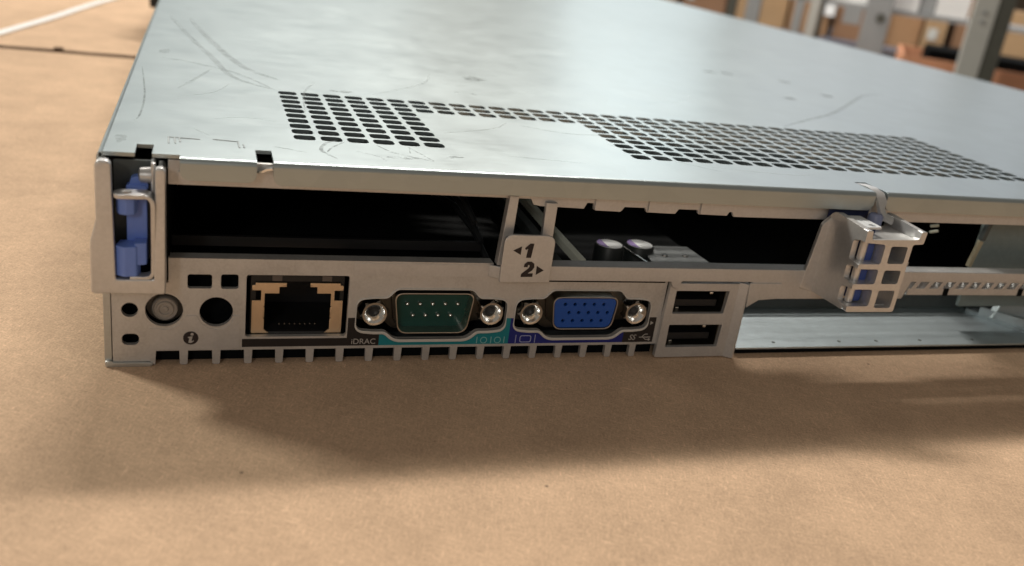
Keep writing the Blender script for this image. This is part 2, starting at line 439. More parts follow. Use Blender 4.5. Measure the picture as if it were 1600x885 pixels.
# scuffs, scratches and stamped marks on the cover
def scuff_mat(name, c, lo=.45, hi=.62, rough=.6):
    k = Nd(name); n = k.noise(260, 4, .7); n2 = k.noise(1500, 2)
    k.set(Base_Color=c, Metallic=.6, Roughness=rough, Alpha=k.ramp(k.math('ADD', k.math('MULTIPLY', n, .6), k.math('MULTIPLY', n2, .4)), [(lo, 0.0), (hi, .42)]))
    return k.m
SCUFF = scuff_mat('grey_scuff', (.30, .34, .35), .36, .9, .7); DIRT = scuff_mat('dark_scuff', (.15, .17, .17), .4, .72); STAMP = plain('stamped_mark', (.32, .35, .36), .5, .8)
def ribbon(name, pts, wd, mat, z=T+.03):
    m_ = MB(); P = [Vector((x, y, z)) for x, y in pts]; n = len(P)
    # smooth by Catmull-Rom
    Q = []
    for i in range(n-1):
        a, b, c, d = P[max(i-1, 0)], P[i], P[i+1], P[min(i+2, n-1)]
        for s_ in range(6):
            t = s_/6; Q.append(.5*((2*b) + (c-a)*t + (2*a-5*b+4*c-d)*t*t + (3*b-a-3*c+d)*t**3))
    Q.append(P[-1]); vs_ = []; N = len(Q)
    for i, q in enumerate(Q):
        t = (Q[min(i+1, N-1)] - Q[max(i-1, 0)]).normalized(); sd = Vector((-t.y, t.x, 0))
        w_ = wd*.5*(math.sin(math.pi*min(1, max(.04, i/(N-1))))**.5 if N > 2 else 1)
        vs_ += [tuple(q + sd*w_), tuple(q - sd*w_), tuple(q + sd*w_ + Vector((0,0,.01))), tuple(q - sd*w_ + Vector((0,0,.01)))]
    fs = []
    for i in range(N-1):
        a = 4*i; b = a+4; fs += [(a+2, a+3, b+3, b+2), (a, b, b+1, a+1), (a, a+2, b+2, b), (a+1, b+1, b+3, a+3)]
    m_.add(vs_, fs); return part(name, m_, mat, cover, merge=False)
SCRV = [(186,68),(204,82),(225,98),(246,118),(269,141),(280,150),(292,154)]
SCR = [([(6,190),(14,141),(20,108),(25,80),(35,66)], 1.8, SCUFF), ([(13,187),(20,138),(28,97),(37,80)], 2.2, SCUFF),
       ([(7,101),(14.7,96.6),(26,85.5),(35,66)], 1.2, SCUFF), ([(12,60),(16,74),(19.7,89)], .9, SCUFF),
       ([(2.8,84),(5.2,50),(5.4,30),(4.6,24)], .45, DIRT), ([(44,17),(41.5,14),(40,8),(42.5,2)], .8, DIRT), ([(45.5,16),(42.5,11),(41,7)], .5, DIRT),
       ([(52,15),(55,9),(62,4)], .5, DIRT), ([(58.5,15),(60.5,9),(62,4)], .35, DIRT), ([(59,15),(58,9)], .3, DIRT),
       (SCRV, 1.8, SCUFF), ([(31,9),(34,7.4),(37,5.6)], .4, DIRT),
       ([(110,30),(118,20),(131,8)], .35, SCUFF), ([(40,43),(42,66),(46,80)], .6, SCUFF), ([(93,44),(104,38),(120,40)], .6, SCUFF)]
BRSCR = scuff_mat('bright_scratch', (.86, .9, .9), .3, .6, .25)
SCR += [([(20,30),(26,33),(33,31)], .25, BRSCR), ([(12,50),(20,58),(24,70)], .25, BRSCR), ([(70,30),(84,38),(90,46)], .3, BRSCR), ([(60,70),(78,92),(84,110)], .4, BRSCR),
        ([(130,12),(150,9),(158,11)], .25, BRSCR), ([(80,12),(98,9)], .2, BRSCR), ([(16,20),(19,15)], .25, BRSCR), ([(150,90),(168,100),(180,118)], .4, BRSCR), ([(47,9),(51,5.5),(52,2)], .2, BRSCR)]
for p_, w_, m_ in SCR: ribbon('scratch', p_, w_, m_)
def spot(cx, cy, rx, ry, mat, name='scuff_mark'):
    m_ = MB(); n = 14; ring = []
    for i in range(n):
        a = 2*math.pi*i/n; k_ = random.uniform(.6, 1.15); ring.append((cx + rx*k_*math.cos(a), cy + ry*k_*math.sin(a)))
    m_.slab(ring, [], T+.03, T+.05, lambda u, v, w: (u, v, w)); return part(name, m_, mat, cover)
for x, y, rx, ry in ((219.6,175.6,3,4),(227.7,176.3,2.6,3.6),(250.5,165.8,2.6,4),(251.7,138.4,3.2,3.4),(224.6,123.8,3.2,3.4)):
    spot(x, y, rx, ry, DIRT, 'rivet_dimple')
for x, y, rx, ry in ((98,108,3.5,4.5),(86,82,1.5,1.2),(91,81,1,1),(7.2,112,1.4,4.5),(56,5.4,3.4,.9),(68,8.5,1.8,.7),(66,7.5,1,.5),(3.2,9,1.2,3),(52,71,3,1.6)):
    spot(x, y, rx, ry, DIRT if rx > 1.6 else SCUFF)
for seg in (((11.5,12),(17.2,11.4)), ((11.5,12.2),(11.7,7.2)), ((12.6,11.9),(12.9,7.4)), ((13.5,11.7),(13.7,8.4)), ((19.6,12),(24.4,11.2)), ((24.2,11.4),(24.4,6.4)), ((25.2,9.4),(25.3,6.8))):
    m_ = MB(); a = Vector((*seg[0], T+.02)); b = Vector((*seg[1], T+.02)); m_.sweep([tuple(a), tuple(b)], [(-.18, 0), (.18, 0), (.12, .08), (-.12, .08)]); part('stamped_dash', m_, STAMP, cover)

# chassis walls and tray ----------------------------------------------------
mb = MB(); mb.slab(roundpoly([(.25, .8), (1.5, .8), (1.5, 41.6), (.95, 41.6), (.95, 26), (.25, 26)], .2), [], .2, D-2, lambda u, v, w: (u, w, v))
part('side_wall', mb, SIDE)
mb = MB().box(W-1.7, W-.9, .2, D-2, .8, 41.6); part('side_wall', mb, SIDE)
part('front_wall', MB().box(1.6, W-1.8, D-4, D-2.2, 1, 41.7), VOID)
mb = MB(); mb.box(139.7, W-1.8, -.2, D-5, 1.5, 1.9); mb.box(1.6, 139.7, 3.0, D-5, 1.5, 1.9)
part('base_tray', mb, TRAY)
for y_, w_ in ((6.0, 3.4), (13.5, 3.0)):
    part('light_stripe_ridge', MB().slab([(y_-w_/2, 1.9), (y_+w_/2, 1.9), (y_+w_/2-1.1, 1.99), (y_-w_/2+1.1, 1.99)], [], 140.5, 236, lambda u, v, w: (w, u, v)), TRAY, bevel=.05)  # shallow ridges added so the tray shows stripes of light
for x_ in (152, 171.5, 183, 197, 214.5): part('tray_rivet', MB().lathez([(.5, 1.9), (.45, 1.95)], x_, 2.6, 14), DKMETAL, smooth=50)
part('tray_gap_shade', MB().box(139.7, W-2, .5, 40, .1, 1.45), VOID)  # black box in the gap below the tray, standing in for its shade
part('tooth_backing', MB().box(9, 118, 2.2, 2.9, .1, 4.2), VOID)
mb = MB(); mb.slab(roundpoly([(.4, 0), (8.6, 0), (9, .5), (8.4, .85), (2.0, .9), (1.2, 1.4), (.3, 1.2)], .3), [], -.5, 2.5); part('corner_foot', mb, SIDE, bevel=.12)
# black ear on the left flank near the front of the machine
mb = MB().box(-13, -.2, 430, 470, 16, 40); mb.box(-6, -.2, 470, 520, 20, 34); part('side_ear', mb, BLACKP, bevel=1)

# rear panel with the port cut-outs -----------------------------------------
def dcut(xc, zc=10.75, k=1.0):
    pts = [(xc-12.6, zc+3.75), (xc-9.9, zc+3.75), (xc-8.1, zc+5.75), (xc+8.1, zc+5.75), (xc+9.9, zc+3.75), (xc+12.6, zc+3.75),
           (xc+16.2, zc+3.4), (xc+16.2, zc-3.4), (xc+12.6, zc-3.75), (xc+9.9, zc-3.75), (xc+7.9, zc-5.6), (xc-7.9, zc-5.6), (xc-9.9, zc-3.75), (xc-12.6, zc-3.75), (xc-16.2, zc-3.4), (xc-16.2, zc+3.4)]
    return roundpoly(pts, [.5, .8, .8, .8, .8, .5, 3.3, 3.3, .5, .8, 1.6, 1.6, .8, .5, 3.3, 3.3], 6)
XD, XV = 64.1, 98.55
TE = [14.55 + 6.1*k for k in range(17)]
bot = [(1.7, .95), (8.4, .95), (8.9, .2), (9.3, .2), (9.45, 3.15)]
for x in TE:
    bot += [(x-.8, 3.15), (x-.72, .3), (x-.45, .1), (x+.45, .1), (x+.72, .3), (x+.8, 3.15)]
bot += [(117.9, 3.3)]
outer = bot + [(117.9, 20.6), (76, 20.6), (76, 22.6), (11.8, 22.6), (11.8, 17.6), (1.7, 17.6)]
holes = [circ(4.85, 11.9, 1.5), rrect(3.35, 6.45, 4.5, 6.9, 1.0), circ(11.0, 11.85, 3.45), circ(20.55, 11.45, 3.15),
         rrect(15.2, 19.7, 16.4, 19.35, .5), rrect(21.3, 24.6, 16.35, 19.4, .5), rrect(26.05, 46.1, 6.0, 19.35, .5), dcut(XD), dcut(XV)]
mb = MB(); mb.slab(outer, holes, 0, 1.1)
mb.box(12, 76, 1.1, 3, 22.0, 22.6)       # fold of the slot sill
rear = part('rear_panel', mb, REAR, bevel=.14, seg=2)
# shallow raised field lines on the panel
mb = MB()
mb.slab([(13.2, 3.6), (24.9, 3.6), (24.9, 10.7), (23.3, 10.7)] + [(20.55 + 3.75*math.cos(R(a)), 11.45 + 3.75*math.sin(R(a))) for a in (-12, -40, -65, -90, -115, -140, -168)] + [(14.9, 10.7)] + [(11 + 4.1*math.cos(R(a)), 11.85 + 4.1*math.sin(R(a))) for a in (-20, -45, -70, -90, -110)] + [(9.4, 8.0), (8.4, 8.0), (8.4, 3.6)], [], -.13, 0)
part('raised_field', mb, PLATED, rear)
mb = MB().box(46.8, 76, -.1, 0, 19.5, 22.2); part('raised_step', mb, PLATED, rear, bevel=.05)

# rolled rims round the D-sub cut-outs, heavier below
for xc in (XD, XV):
    o_ = dcut(xc); n_ = len(o_); ring = []
    for i, p_ in enumerate(o_):
        a_ = Vector(o_[i-1]); b_ = Vector(o_[(i+1) % n_]); t_ = (b_ - a_)
        if t_.length < 1e-6: t_ = Vector((1, 0))
        t_.normalize(); nn = Vector((t_.y, -t_.x))
        if nn.dot(Vector((p_[0]-xc, (p_[1]-10.75)*2))) < 0: nn = -nn
        d_ = .18 + .42*max(0, min(1, (9.0 - p_[1])/2.2)); ring.append((p_[0] + nn.x*d_, p_[1] + nn.y*d_))
    part('cutout_rim', MB().slab(ring, [[(x_*1.0, z_) for x_, z_ in o_]], -.28, .3), RIM, rear, bevel=.07)
# info mark
m_ = MB(); m_.slab(circ(15.85, 5.95, 1.42), [], -.2, -.13); part('info_mark', m_, PRINT, rear)
m_ = MB(); m_.slab(circ(16.1, 6.78, .3, 12), [], -.24, -.2)
m_.slab(roundpoly([(15.35, 6.2), (16.2, 6.35), (15.95, 5.3), (16.3, 5.35), (16.35, 5.5), (16.45, 5.3), (15.95, 4.9), (15.4, 4.95), (15.6, 5.95), (15.3, 6.0)], .08), [], -.24, -.2); part('info_letter', m_, PALEPRINT, rear)

def text(name, s_, x, z, size, mat, parent, y=-.06, shear=0, sx=1.0, bold=0.0):
    cu = bpy.data.curves.new('t', 'FONT'); cu.body = s_; cu.size = size; cu.shear = shear; cu.offset = bold; cu.extrude = .02; cu.resolution_u = 4
    ob = bpy.data.objects.new('t', cu); col.objects.link(ob)
    dg = bpy.context.evaluated_depsgraph_get(); me = bpy.data.meshes.new_from_object(ob.evaluated_get(dg))
    bpy.data.objects.remove(ob)
    m_ = MB(); m_.add([(x + v.co.x*sx, y - v.co.z, z + v.co.y) for v in me.vertices], [tuple(p.vertices) for p in me.polygons])
    return part(name, m_, mat, parent, merge=False)
text('port_lettering', 'iDRAC', 47.2, 4.15, 1.75, PALEPRINT, rear)
# serial symbol |O|O|
m_ = MB()
for x in (74.4, 77.6, 80.6): m_.box(x-.09, x+.09, -.08, -.03, 3.95, 5.5)
for x in (75.95, 79.1): m_.slab(circ(x, 4.7, .78, 20), [circ(x, 4.7, .62, 20)], -.08, -.03)
part('serial_symbol', m_, TEALPRINT, rear)
m_ = MB(); m_.slab(rrect(84.2, 86.9, 4.05, 5.75, .5), [rrect(84.38, 86.72, 4.22, 5.58, .4)], -.08, -.03)
m_.box(83.2, 83.36, -.08, -.03, 3.9, 5.9); m_.box(87.7, 87.86, -.08, -.03, 3.9, 5.9); part('monitor_symbol', m_, BLUEPRINT, rear)
text('usb_lettering', 'SS', 110.6, 4.35, 1.9, PALEPRINT, rear, shear=.3)
m_ = MB(); m_.sweep([(113.3, -.05, 5.0), (116.2, -.05, 5.0)], [(-.1, -.02), (.1, -.02), (.1, .02), (-.1, .02)], up=(0,1,0))
m_.sweep([(113.9, -.05, 5.0), (114.7, -.05, 5.75), (115.4, -.05, 5.75)], [(-.09, -.02), (.09, -.02), (.09, .02), (-.09, .02)], up=(0,1,0))
m_.sweep([(114.3, -.05, 5.0), (115.0, -.05, 4.4), (115.6, -.05, 4.4)], [(-.09, -.02), (.09, -.02), (.09, .02), (-.09, .02)], up=(0,1,0))
m_.slab(circ(115.9, 4.4, .28, 12), [], -.08, -.03); part('usb_symbol', m_, PALEPRINT, rear)
m_ = MB(); m_.slab([(115.5, 8.1), (116.3, 8.6), (115.5, 9.1)], [], -.08, -.03); part('arrow_mark', m_, PALEPRINT, rear)

# round button behind its hole
mb = MB(); mb.lathe([(.01, 1.6), (.5, 1.55), (.7, 1.8), (1.0, 1.8), (1.2, 1.5), (1.5, 1.5), (1.7, 1.9), (1.95, 1.9), (2.2, 1.6), (2.45, 1.9), (2.5, 4), (3.6, 4.2), (3.6, 8)], 11.1, 11.3)
part('round_button', mb, GREYCLEAR, smooth=50)
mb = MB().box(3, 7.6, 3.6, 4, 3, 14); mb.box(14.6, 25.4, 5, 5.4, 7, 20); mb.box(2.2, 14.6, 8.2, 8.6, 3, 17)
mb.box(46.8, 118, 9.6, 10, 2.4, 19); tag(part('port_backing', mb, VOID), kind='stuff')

# network port ---------------------------------------------------------------
net = part('network_port', MB().box(27.0, 45.4, 2.1, 3.0, 17.2, 18.4).box(27.0, 28.0, 2.1, 17, 6.2, 17.2).box(44.6, 45.4, 2.1, 17, 6.2, 17.2).box(28, 44.6, 2.1, 17, 5.7, 6.2).box(28, 44.6, 3, 17, 17.2, 17.6).box(27, 45.4, 17, 17.4, 5.7, 17.6), BLACKP)
op = [(33.9, 17.05), (33.9, 16.2), (32.5, 16.2), (32.5, 14.8), (29.7, 14.8), (29.7, 12.0), (29.45, 11.9), (29.7, 11.75), (29.7, 9.5), (29.4, 9.35), (29.7, 9.2), (29.7, 6.9), (30.7, 6.05)]
sh = [(27.25, 6.05)] + [(30.7, 6.05), (29.7, 6.9), (29.7, 9.2), (29.4, 9.35), (29.7, 9.5), (29.7, 11.75), (29.4, 11.9), (29.7, 12.05), (29.7, 14.8), (32.5, 14.8), (32.5, 16.2), (33.9, 16.2), (33.9, 17.05), (27.9, 17.05), (27.9, 16.6), (27.25, 16.5), (27.25, 15.45), (29.0, 15.45), (29.0, 13.25), (27.25, 13.25)]
mb = MB(); mb.slab(sh, [], 1.5, 1.9); XM = 72.45
mb.slab([(XM - u, v) for u, v in reversed(sh)], [], 1.5, 1.9)
part('port_shield', mb, SHIELD, net, bevel=.06)
mb = MB().box(29.7, 42.9, 1.6, 14, 5.65, 5.95); part('lower_lip', mb, BRIGHT, net)
for k in range(8):
    mb = MB().box(32.75 + k*1.02, 32.95 + k*1.02, 3.0, 3.7, 7.35, 7.5); part('contact_pin', mb, SHELL, net)
for x in (31.1, 40.9):
    part('light_pipe', MB().box(x, x+1.9, 1.9, 5, 17.35, 18.5), plain('smoky_pipe', (.12, .10, .09), .4), net)

# D-sub connectors -----------------------------------------------------------
def dpoly(xc, zc, wt, wb, h, r):
    return roundpoly([(xc-wt, zc+h), (xc+wt, zc+h), (xc+wb, zc-h), (xc-wb, zc-h)], r, 7)
def jack(parent, cx, cz, rot):
    j = MB(); j.lathe([(1.0, 3.0), (1.05, 1.7), (1.25, 1.2), (2.1, .2), (2.55, .15), (3.0, .6), (3.0, 5.2)], cx, cz, 48, hexa=(5, 6), rot=rot)
    o = part('jackscrew', j, BRIGHT, parent, smooth=28)
    part('jackscrew_bore', MB().lathe([(1.02, 2.9), (.01, 2.9)], cx, cz, 20), BLACKP, parent); return o
def dsub(name, xc, zc, wt, wb, h, insert_mat, face_y, shell_y):
    fl = MB(); fl.slab(dcut(xc + .25, 10.75), [dpoly(xc, zc, wt+.1, wb+.1, h+.1, 2)], 5.3, 5.9); 
    root = part(name, fl, DULLSHELL)
    s1 = MB(); o1 = dpoly(xc, zc, wt, wb, h, 2.1); i1 = dpoly(xc, zc, wt-.28, wb-.28, h-.28, 1.9)
    s1.slab(o1, [i1], shell_y, 5.4); part('connector_shell', s1, SHELL, root, bevel=.14)
    return root
ser = dsub('serial_port', XD+.25, 10.85, 8.75, 7.5, 4.65, GREEN, 4.2, .35)
mb = MB(); mb.slab(dpoly(XD+.25, 10.85, 8.5, 7.25, 4.4, 1.9), [], 3.6, 5.3); part('insert', mb, GREEN, ser)
for k in range(5):
    part('pin', MB().lathe([(.01, 2.5), (.25, 2.6), (.46, 2.9), (.46, 3.7)], XD+.45 - 5.54 + 2.77*k, 12.0, 12), BRIGHT, ser, smooth=60)
for k in range(4):
    part('pin', MB().lathe([(.01, 2.5), (.25, 2.6), (.46, 2.9), (.46, 3.7)], XD+.45 - 4.15 + 2.77*k, 9.35, 12), BRIGHT, ser, smooth=60)
vga = dsub('video_port', XV+.3, 10.85, 8.0, 7.15, 3.95, VGABLUE, .6, .25)
hl = []
for row, (off, z) in enumerate(((-.25, 12.95), (.95, 10.95), (-.25, 9.0))):
    for k in range(5): hl.append(circ(XV+.3 + off - 4.6 + 2.32*k, z, .42, 12))
mb = MB(); mb.slab(dpoly(XV+.3, 10.85, 7.55, 6.7, 3.5, 1.6), hl, .5, 4); ins = part('insert', mb, VGABLUE, vga)
for k, h_ in enumerate(hl):
    cx = sum(p[0] for p in h_)/12; cz = sum(p[1] for p in h_)/12
    part('pin_socket', MB().lathe([(.41, 1.2), (.01, 1.25)], cx, cz, 12), VOID, vga)
for root, xc in ((ser, XD), (vga, XV)):
    jack(root, xc + .3 - 12.65, 10.85, .2 if xc < 80 else .1); jack(root, xc + .3 + 12.65, 10.85, .45)

# slot bar, label and uprights -----------------------------------------------
mb = MB()
barp = [(77.5, 19.55), (117.3, 19.55), (118.4, 18.4), (119.8, 18.4), (120.4, 19.6), (140.5, 19.6), (144.5, 17.2), (147.5, 15.5), (152, 15.3), (181.5, 15.8), (184, 17.2), (262, 17.4), (262, 22.9), (77.5, 22.9)]
barp = [(77.5, 19.55), (117.6, 19.55), (118.2, 18.2), (119.6, 17.8), (120.3, 19.7), (138.6, 19.7), (139.2, 17.0), (141.6, 16.4), (146.8, 15.5), (182.5, 15.7), (184.0, 20.2), (262, 20.2), (262, 22.9), (77.5, 22.9)]
mb.slab(barp, [], -2.0, -1.0)
mb.box(77.5, 262, -1.0, 2, 22.3, 22.9); 
mb.slab([(75.0, -0.35), (77.5, -2.0), (77.5, -1.0), (75.2, 0)], [], 19.7, 22.4, lambda u, v, w: (u, v, w))
bar = part('slot_bar', mb, PLATED, bevel=.25)
part('bar_shadow_strip', MB().box(87.8, 117.2, -.06, .02, 18.55, 19.25), VOID, rear)  # black strip laid on the panel as the bar's contact shadow
# contact strip under the bar on the right
mb = MB().box(184, 262, -1.6, -.9, 16.6, 18.4); strip = part('contact_strip', mb, PLATED, bevel=.12)
mb = MB().box(183.6, 262, .6, 1.0, 16.4, 20.4); part('strip_backing', mb, CAST, strip)
for k in range(19):
    x = 185.6 + k*4.15
    m_ = MB(); m_.add([(x,-2.0,20.3),(x+1.5,-2.0,20.3),(x+.3,-1.9,18.3),(x-1.2,-1.9,18.3),(x,.4,20.3),(x+1.5,.4,20.3),(x+.3,.4,18.3),(x-1.2,.4,18.3)], [(0,1,2,3),(7,6,5,4),(0,4,5,1),(1,5,6,2),(2,6,7,3),(3,7,4,0)])
    part('contact_rib', m_, PLATED, strip, bevel=.15)
    m_ = MB().box(x+1.9, x+2.9, -.4, .4, 18.4, 19.0); part('spring_contact', m_, BRIGHT, strip, bevel=.1)
for x in (195.2, 219.6): part('strip_gap', MB().box(x, x+1.5, -1.75, -1.55, 16.5, 18.45), VOID, strip)

lb = MB(); lb.slab(roundpoly([(76.35, 19.9), (87.5, 19.9), (87.5, 30.4), (76.35, 30.4)], [.3, .3, 2.0, 2.0], 6), [], -4.0, -3.2)
lb.box(78, 86, -3.3, -1.9, 19.95, 22.4)
lab = part('slot_label', lb, PLATED, bevel=.18)
lab['label'] = 'pale metal tab printed 1 and 2 with arrows'
yl = -4.03
def pr(name, pts): part(name, MB().slab(pts, [], yl-.03, yl), PRINT, lab)
pr('arrow_print', [(78.45, 27.05), (80.25, 28.0), (80.2, 26.1)])
pr('arrow_print', [(84.1, 23.75), (84.15, 21.7), (85.8, 22.75)])
pr('digit_print', [(80.95, 27.6), (82.0, 28.65), (82.85, 28.65), (82.55, 25.5), (81.45, 25.5), (81.65, 27.5), (81.2, 27.2)])
two = [(81.25, 23.4), (81.35, 24.1), (81.95, 24.65), (82.85, 24.65), (83.5, 24.2), (83.6, 23.4), (83.2, 22.7), (82.3, 22.0), (83.45, 22.05), (83.45, 21.25), (80.85, 21.2), (80.9, 21.9), (82.3, 23.15), (82.55, 23.6), (82.4, 23.95), (82.15, 23.85), (82.1, 23.4)]
pr('digit_print', two)

mb = MB(); mb.slab([(76.4, 22.5), (78.9, 22.5), (79.3, 37.8), (77.3, 37.8)], [], -1.0, 1.2); part('slot_upright', mb, PLATED, bevel=.2)
mb = MB(); mb.slab([(85.6, 22.5), (88.0, 22.5), (88.0, 36.6), (85.4, 36.6)], [], -1.0, .2); part('slot_upright', mb, PLATED, bevel=.2)

# lintel above the slots
lt = [(11.8, 37.0), (82.3, 37.0), (82.9, 35.8), (84.5, 35.5), (94.4, 35.3), (95.0, 36.6), (96.5, 36.6), (96.6, 35.2), (103.2, 35.1), (103.8, 36.0), (108.6, 36.0), (109.2, 35.0), (116.2, 34.9), (116.9, 36.0), (121.5, 36.0), (122.0, 35.0), (129.2, 34.9), (129.7, 35.8), (130.4, 35.8), (131.0, 34.7), (165, 34.9), (262, 35.6), (262, 41.7), (11.8, 41.7)]
mb = MB(); mb.slab(lt, [], 0, .9); lint = part('slot_lintel', mb, PLATED, bevel=.12)
for x in (96.7, 109.3, 122.1): part('lintel_tab', MB().slab(roundpoly([(x, 35.15), (x+6.2, 35.05), (x+6.2, 38.6), (x, 38.6)], .3), [], -.45, 0), PLATED, lint, bevel=.12)
part('lintel_tab', MB().slab(roundpoly([(13.5, 37.8), (27, 37.8), (27, 39.6), (13.5, 39.6)], .3), [], -.35, 0), PLATED, lint)

# USB ports -------------------------------------------------------------------
mb = MB(); mb.slab(roundpoly([(117.6, .35), (136.0, .35), (137.2, 18.9), (118.2, 18.9)], .4), [roundpoly([(119.9, 2.9), (133.5, 2.9), (133.7, 8.6), (119.8, 8.6)], .25), roundpoly([(119.9, 11.4), (133.3, 11.4), (133.7, 17.1), (119.9, 17.1)], .25)], -1.2, 0)
mb.slab([(135.9, -1.2), (137.6, -2.3), (138.2, -2.0), (139.4, 6), (138.9, 6), (137.4, -1.3), (136.1, -.5)], [], .25, 19.2, lambda u, v, w: (u, v, w))
usbh = part('usb_housing', mb, PLATED, bevel=.18)
mb = MB(); mb.slab([(137.9, 19.6), (146.6, 19.6), (146.4, 15.7), (141.2, 15.3), (138.3, 13.4)], [], -2.35, -1.9); part('gusset', mb, PLATED, usbh, bevel=.2)
for z0 in (2.9, 11.4):
    u = MB(); x0, x1, z1 = 119.9, 133.4, z0+5.7
    u.box(x0-.4, x0, -.1, 14, z0-.3, z1+.3); u.box(x1, x1+.4, -.1, 14, z0-.3, z1+.3); u.box(x0, x1, -.1, 14, z0-.4, z0); u.box(x0, x1, -.1, 14, z1, z1+.4); u.box(x0, x1, 13.6, 14, z0, z1)
    up = part('usb_port', u, DULLSHELL)
    part('tongue', MB().box(x0+1.0, x1-1.0, 1.2, 12, z0+.9, z0+2.6), BLACKP, up, bevel=.15)
    part('contact_spring', MB().add([(x0+9.7,.6,z1-.9),(x0+10.6,.6,z1-1.5),(x0+11,3,z1-.6),(x0+10,3,z1-.2)], [(0,1,2,3),(3,2,1,0)]) if False else MB().box(x0+9.8, x0+10.7, .5, 3, z1-1.5, z1-.9), BRIGHT, up, bevel=.15)
    part('contact_spring', MB().box(x0+2.2, x0+3.0, 1.5, 4, z0+.02, z0+.5), BRIGHT, up, bevel=.1)

# left latch -------------------------------------------------------------------
mb = MB()
fr = roundpoly([(-1.1, 17.6), (11.5, 17.4), (11.6, 40.9), (11.1, 41.5), (10.0, 41.4), (9.8, 40.6), (9.5, 20.4), (3.1, 20.4), (2.7, 41.9), (2.2, 42.4), (.6, 42.5), (.1, 41.6), (.05, 31.5), (-1.0, 27.5)], [.8, .6, .3, .3, .3, .3, .4, .4, .4, .4, .5, .5, .8, .8])
mb.slab(fr, [], -5.6, -3.6)
mb.box(.2, 1.6, -3.7, 3, 18, 41.2); mb.box(10.2, 11.5, -3.7, 3, 18, 40.6); mb.box(1.5, 10.5, -3.7, 1.2, 17.8, 19.2)
lat = part('latch_bracket', mb, CAST, bevel=.35, seg=3)
part('latch_backing', MB().box(1.6, 10.2, 1.3, 1.9, 19.2, 41.0), VOID, lat)
mb = MB(); mb.slab(roundpoly([(2.6, 22), (9.4, 22), (9.4, 41), (2.6, 41)], .4), [], 1.0, 1.3); part('latch_plate', mb, DKMETAL, lat)
# blue slider: a stem with a faceted head at the foot and a shoulder at the top
mb = MB(); mb.slab(roundpoly([(4.8, 22), (8.3, 22), (8.3, 37), (4.8, 37)], .5), [], -1.6, .6)
mb.slab(roundpoly([(5.0, 35.6), (8.6, 36.2), (8.2, 38.9), (5.6, 38.3)], .5), [], -1.2, 1.0)
bl = part('blue_slider', mb, BLUE, lat, bevel=.3, seg=3)
mb = MB(); mb.lathez([(1.7, 32.3), (1.8, 32.6), (1.8, 35.6), (1.6, 35.9)], 5.0, -3.0, 8); part('blue_shoulder', mb, BLUE, lat, bevel=.25)
mb = MB(); mb.slab(roundpoly([(3.0, -4.6), (4.5, -5.6), (6.6, -5.2), (7.2, -3.4), (6.6, -1.4), (3.6, -1.4)], .4), [], 20.9, 26.6, lambda u, v, w: (u, v, w))
mb.slab(roundpoly([(6.2, -5.0), (8.3, -4.4), (8.3, -1.6), (6.2, -1.6)], .3), [], 22.9, 27.1, lambda u, v, w: (u, v, w)); part('blue_knob', mb, BLUE, lat, bevel=.35, seg=3)
# sprung hook: tongue, bend, long leg, foot
sec = [(-1.55, -.35), (1.55, -.35), (1.55, .35), (-1.55, .35)]
hk = MB()
tong = roundpoly([(3.0, -7.0), (8.2, -6.6), (8.4, -3.0), (3.0, -3.2)], [1.8, .3, .3, 1.8], 8)
hk.slab(tong, [[(x*1.0, y) for x, y in circ(5.2, -5.1, .75, 16)]], 36.0, 36.8, lambda u, v, w: (u, v, w))
pts = [(8.1, 0, 36.4), (8.9, 0, 36.2), (9.4, 0, 35.4), (9.5, 0, 34.2), (9.45, 0, 26), (9.4, 0, 21.6), (9.0, 0, 20.8), (8.0, 0, 20.5), (5.4, 0, 20.5)]
vs_ = []; P = [Vector(p) for p in pts]
for i, p in enumerate(P):
    t = (P[min(i+1, len(P)-1)] - P[max(i-1, 0)]).normalized(); nn = Vector((-t.z, 0, t.x))
    y0, y1 = (-6.5, -3.1) if i < 4 else (-5.4, -3.0)
    for yy in (y0, y1):
        for sg in (-.38, .38): vs_.append((p.x + nn.x*sg, yy, p.z + nn.z*sg))
fs = []
for i in range(len(P)-1):
    a = 4*i; b = a+4; fs += [(a, b, b+1, a+1), (a+2, a+3, b+3, b+2), (a, a+2, b+2, b), (a+1, b+1, b+3, a+3)]
fs += [(0,1,3,2), tuple(len(vs_)-4+k for k in (0,2,3,1))]
hk.add(vs_, fs); part('latch_hook', hk, CAST, lat, bevel=.12)
mb = MB(); mb.box(9.0, 9.8, -2.6, .8, 34, 41.6); part('pivot_plate', mb, CAST, lat, bevel=.3)
mb = MB(); n = 20
for k, (x, r) in enumerate([(6.9, .8), (7.2, 1.35), (8.9, 1.5), (9.2, 1.5)]):
    for i in range(n): mb.v.append((x, -1.2 + r*math.cos(2*math.pi*i/n), 38.9 + r*math.sin(2*math.pi*i/n)))
for k in range(3):
    for i in range(n): mb.f.append((k*n+i, k*n+(i+1) % n, (k+1)*n+(i+1) % n, (k+1)*n+i))
mb.f.append(tuple(range(n))); part('pivot_pin', mb, CAST, lat, smooth=50)

